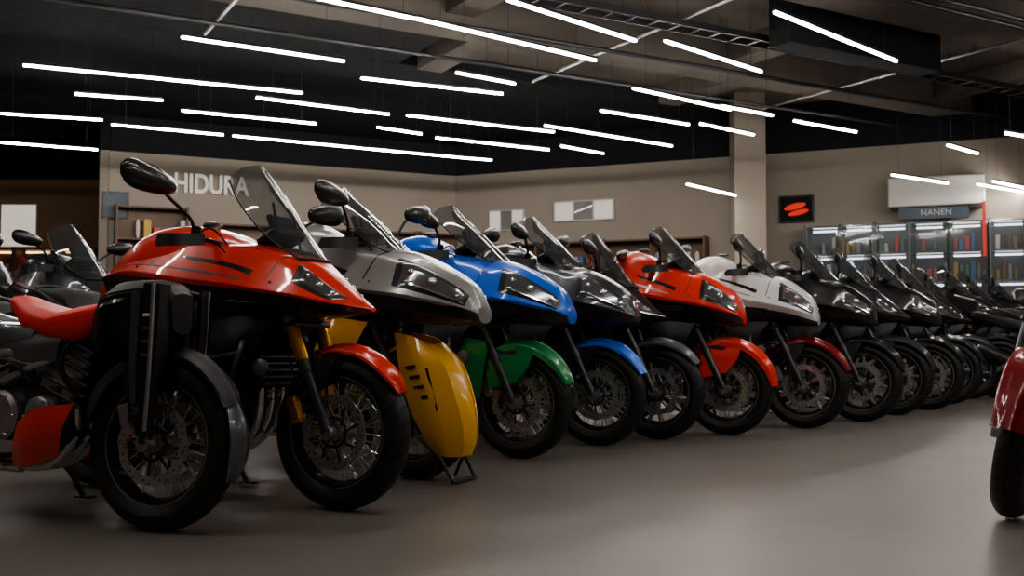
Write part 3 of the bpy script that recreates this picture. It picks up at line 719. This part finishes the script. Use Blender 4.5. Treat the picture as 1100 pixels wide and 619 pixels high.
for x,y in ((-6,2),(4,4),(-5,5),(-1.5,5.2),(2.5,6.2),(6,7),(7,3),(3,-2),(0,7.2),(8,10),(-8,7),(0,2.8),(3.2,2),(5.5,5),(-2.8,2.2)):  # unseen lamps added outside the view to brighten bikes from above and front
    lamps.append((V(x,y,3.7),V(x+1.9,y+1.3,3.7)))
for a,b in lamps:
    mb=MB(); dd=b-a; Ln=dd.length; ang=math.atan2(dd.y,dd.x)
    mb.box((0,0,.0),(Ln,.028,.022),'tube',bev=.005); mb.box((0,0,.025),(Ln,.045,.028),'darkmetal',bev=.004)
    for s in (-1,1): mb.tube([V(s*Ln*.38,0,.04),V(s*Ln*.38,0,ZC-a.z)],.0022,'darkmetal',5)
    o=mb.obj('linear_pendant_lamp'); o.location=(a+b)/2; o.rotation_euler=(0,0,ang)

# ------------------------------------------------------------------ wall fittings
def frame(p1,p2):
    p1=Vector(p1);p2=Vector(p2);d=(p2-p1);L=d.length;d/=L; a=math.atan2(d.y,d.x); nn=Vector((d.y,-d.x)); return p1,d,nn,a
def hit(p1,p2,px):
    q,d,nn,a=frame(p1,p2); k=(px-550)/FPX
    t=(k*q.y-q.x)/(d.x-k*d.y); return t
def onwall(p1,p2,t,off=.05):
    q,d,nn,a=frame(p1,p2); r=q+d*t+nn*off; return r,a
def text(name,s,p1,p2,t,z,size,mat,off=.08,ext=.03,sx=1):
    cu=bpy.data.curves.new(name,'FONT'); cu.body=s; cu.size=size; cu.extrude=ext; cu.align_x='CENTER'; cu.align_y='CENTER'; cu.materials.append(M[mat])
    cu.offset=.014 if size>.3 else 0
    o=bpy.data.objects.new(name,cu); col.objects.link(o); r,a=onwall(p1,p2,t,off); o.location=(r.x,r.y,z); o.rotation_euler=(R(90),0,a); o.scale=(sx,1,1); return o
def wobj(name,p1,p2,t,z,build,off=.0):
    mb=MB(); build(mb); o=mb.obj(name); r,a=onwall(p1,p2,t,off); o.location=(r.x,r.y,z); o.rotation_euler=(0,0,a); return o
t=hit(P2,P3,225); text('wall_sign_letters','HIDURA',P2,P3,t,3.47,.50,'signwhite',sx=.74,off=.04)
def panel(w,h,mat,fr='plastic',dep=.05):
    def f(mb): mb.box((0,-dep/2,0),(w,dep,h),fr,bev=.006); mb.box((0,-dep-.003,0),(w-.06,.01,h-.06),mat,bev=.001)
    return f
def redsign(mb):
    panel(.62,.5,'blackwall')(mb)
    mb.ell((-.02,-.07,.04),(.2,.015,.06),'signred',20,8,rot=(0,R(-12),0)); mb.ell((.04,-.07,-.07),(.19,.015,.05),'signred',20,8,rot=(0,R(-12),0))
t=hit(P3,P4,857); wobj('framed_logo_sign',P3,P4,t,2.95,redsign,.0)
k=0
for px,w,h,z in ((628,1.3,.42,3.12),(545,.8,.45,3.0)):
    k+=1
    def win(mb,w=w,h=h):
        mb.box((0,-.03,0),(w,.06,h),'whiteplas',bev=.005)
        for j in range(3): mb.box(((j-1)*w*.32,-.065,0),(w*.29,.01,h*.84),'screenlit' if j!=1 else 'cabglass',bev=.001)
    wobj('window_%d'%k,P3,P4,hit(P3,P4,px),z,win)
cols=[pmat('goods_%d'%i_,c,.45) for i_,c in enumerate([(.5,.05,.04),(.05,.15,.35),(.6,.58,.52),(.03,.03,.035),(.5,.32,.06),(.08,.2,.12),(.3,.3,.32),(.25,.12,.06)])]
def shelf(W_,H_,D_,ns,lit=None,mat='wood',glass=False,nb=9,seed=0):
    def f(mb):
        rd=random.Random(seed)
        mb.box((0,-.02,H_/2),(W_,.04,H_),mat,bev=.004)
        for s in (-1,1): mb.box((s*(W_/2-.02),-D_/2,H_/2),(.04,D_,H_),mat,bev=.004)
        for i_ in range(ns+1):
            z=.06+i_*(H_-.1)/ns; mb.box((0,-D_/2,z),(W_-.05,D_-.02,.035),mat,bev=.004)
            if i_<ns:
                if lit: mb.box((0,-.06,z+(H_-.1)/ns-.05),(W_-.2,.03,.03),lit,bev=.004)
                for b_ in range(nb):
                    if rd.random()<.2: continue
                    w=W_/nb*rd.uniform(.5,.85); h=(H_/ns)*rd.uniform(.3,.62); x=-W_/2+W_*(b_+.5)/nb; c=rd.choice(cols)
                    if rd.random()<.4: mb.ell((x,-D_/2,z+.018+h*.5),(w*.45,w*.45,h*.5),c,12,8,pw=.85)
                    else: mb.box((x,-D_/2,z+.018+h/2),(w,D_*.5,h),c,bev=.01)
        if glass: mb.box((0,-D_,H_/2),(W_-.06,.008,H_-.1),'cabglass',bev=.001)
    return f
for j,(px) in enumerate((160,262,340,415,470)):
    wobj('merchandise_shelf',P2,P3,hit(P2,P3,px),0,shelf(1.25,2.75 if j else 3.0,.4,5,mat='wood',nb=8,seed=j),.01)
wobj('wall_poster',P2,P3,hit(P2,P3,122),3.0,panel(.45,.5,'posterblue'),.0)
wobj('backlit_poster',P0,P1,hit(P0,P1,20),2.99,panel(.8,.96,'screenlit',fr='whiteplas'),.03)
for j,px in enumerate((2,45,88)):
    wobj('lit_merchandise_shelf',P0,P1,hit(P0,P1,px),0,shelf(.85,2.5,.4,5,lit='warmlit',nb=6,seed=20+j),.01)
for j,px in enumerate((560,620,680,735)):
    wobj('merchandise_shelf',P3,P4,hit(P3,P4,px),0,shelf(1.0,2.5,.4,5,mat='wood',nb=8,seed=40+j),.01)
for j,px in enumerate((888,925,960,1000,1040,1085)):
    wobj('glass_display_cabinet',P3,P4,hit(P3,P4,px),0,shelf(.62,2.6,.45,5,lit='caselit',mat='graphite' if j%3!=2 else 'grey',glass=True,nb=7,seed=60+j),.01)
def fascia(mb): mb.box((0,-.3,0),(1.5,.6,.50),'whiteplas',bev=.02)
wobj('shop_counter_canopy',P3,P4,hit(P3,P4,1008),3.08,fascia)
def post(mb):
    mb.box((0,-.02,0),(1.1,.03,.20),'posterblue',bev=.004)
wobj('wall_banner',P3,P4,hit(P3,P4,1005),2.72,post,.48)
text('banner_lettering','NANEN',P3,P4,hit(P3,P4,1008),2.72,.14,'bannerwhite',off=.53,ext=.004)
mb=MB(); mb.box((0,0,0),(.05,.02,.9),'signred',bev=.004); o=mb.obj('red_banner'); r,a=onwall(P3,P4,hit(P3,P4,1058),.75); o.location=(r.x,r.y,2.4); o.rotation_euler=(0,0,a)

# ------------------------------------------------------------------ world, camera
w=bpy.data.worlds.new('world'); scene.world=w; w.use_nodes=True
w.node_tree.nodes['Background'].inputs[0].default_value=(.5,.45,.42,1); w.node_tree.nodes['Background'].inputs[1].default_value=.05
cam=bpy.data.cameras.new('camera'); cam.sensor_width=36; cam.lens=FPX/1100*36
co=bpy.data.objects.new('camera',cam); col.objects.link(co); co.location=CAM; co.rotation_euler=(R(90)+PITCH,0,0); scene.camera=co
cam.dof.use_dof=True; cam.dof.focus_distance=5.0; cam.dof.aperture_fstop=4.0
try: scene.view_settings.look='AgX - Medium High Contrast'
except Exception as e: print('look',e)
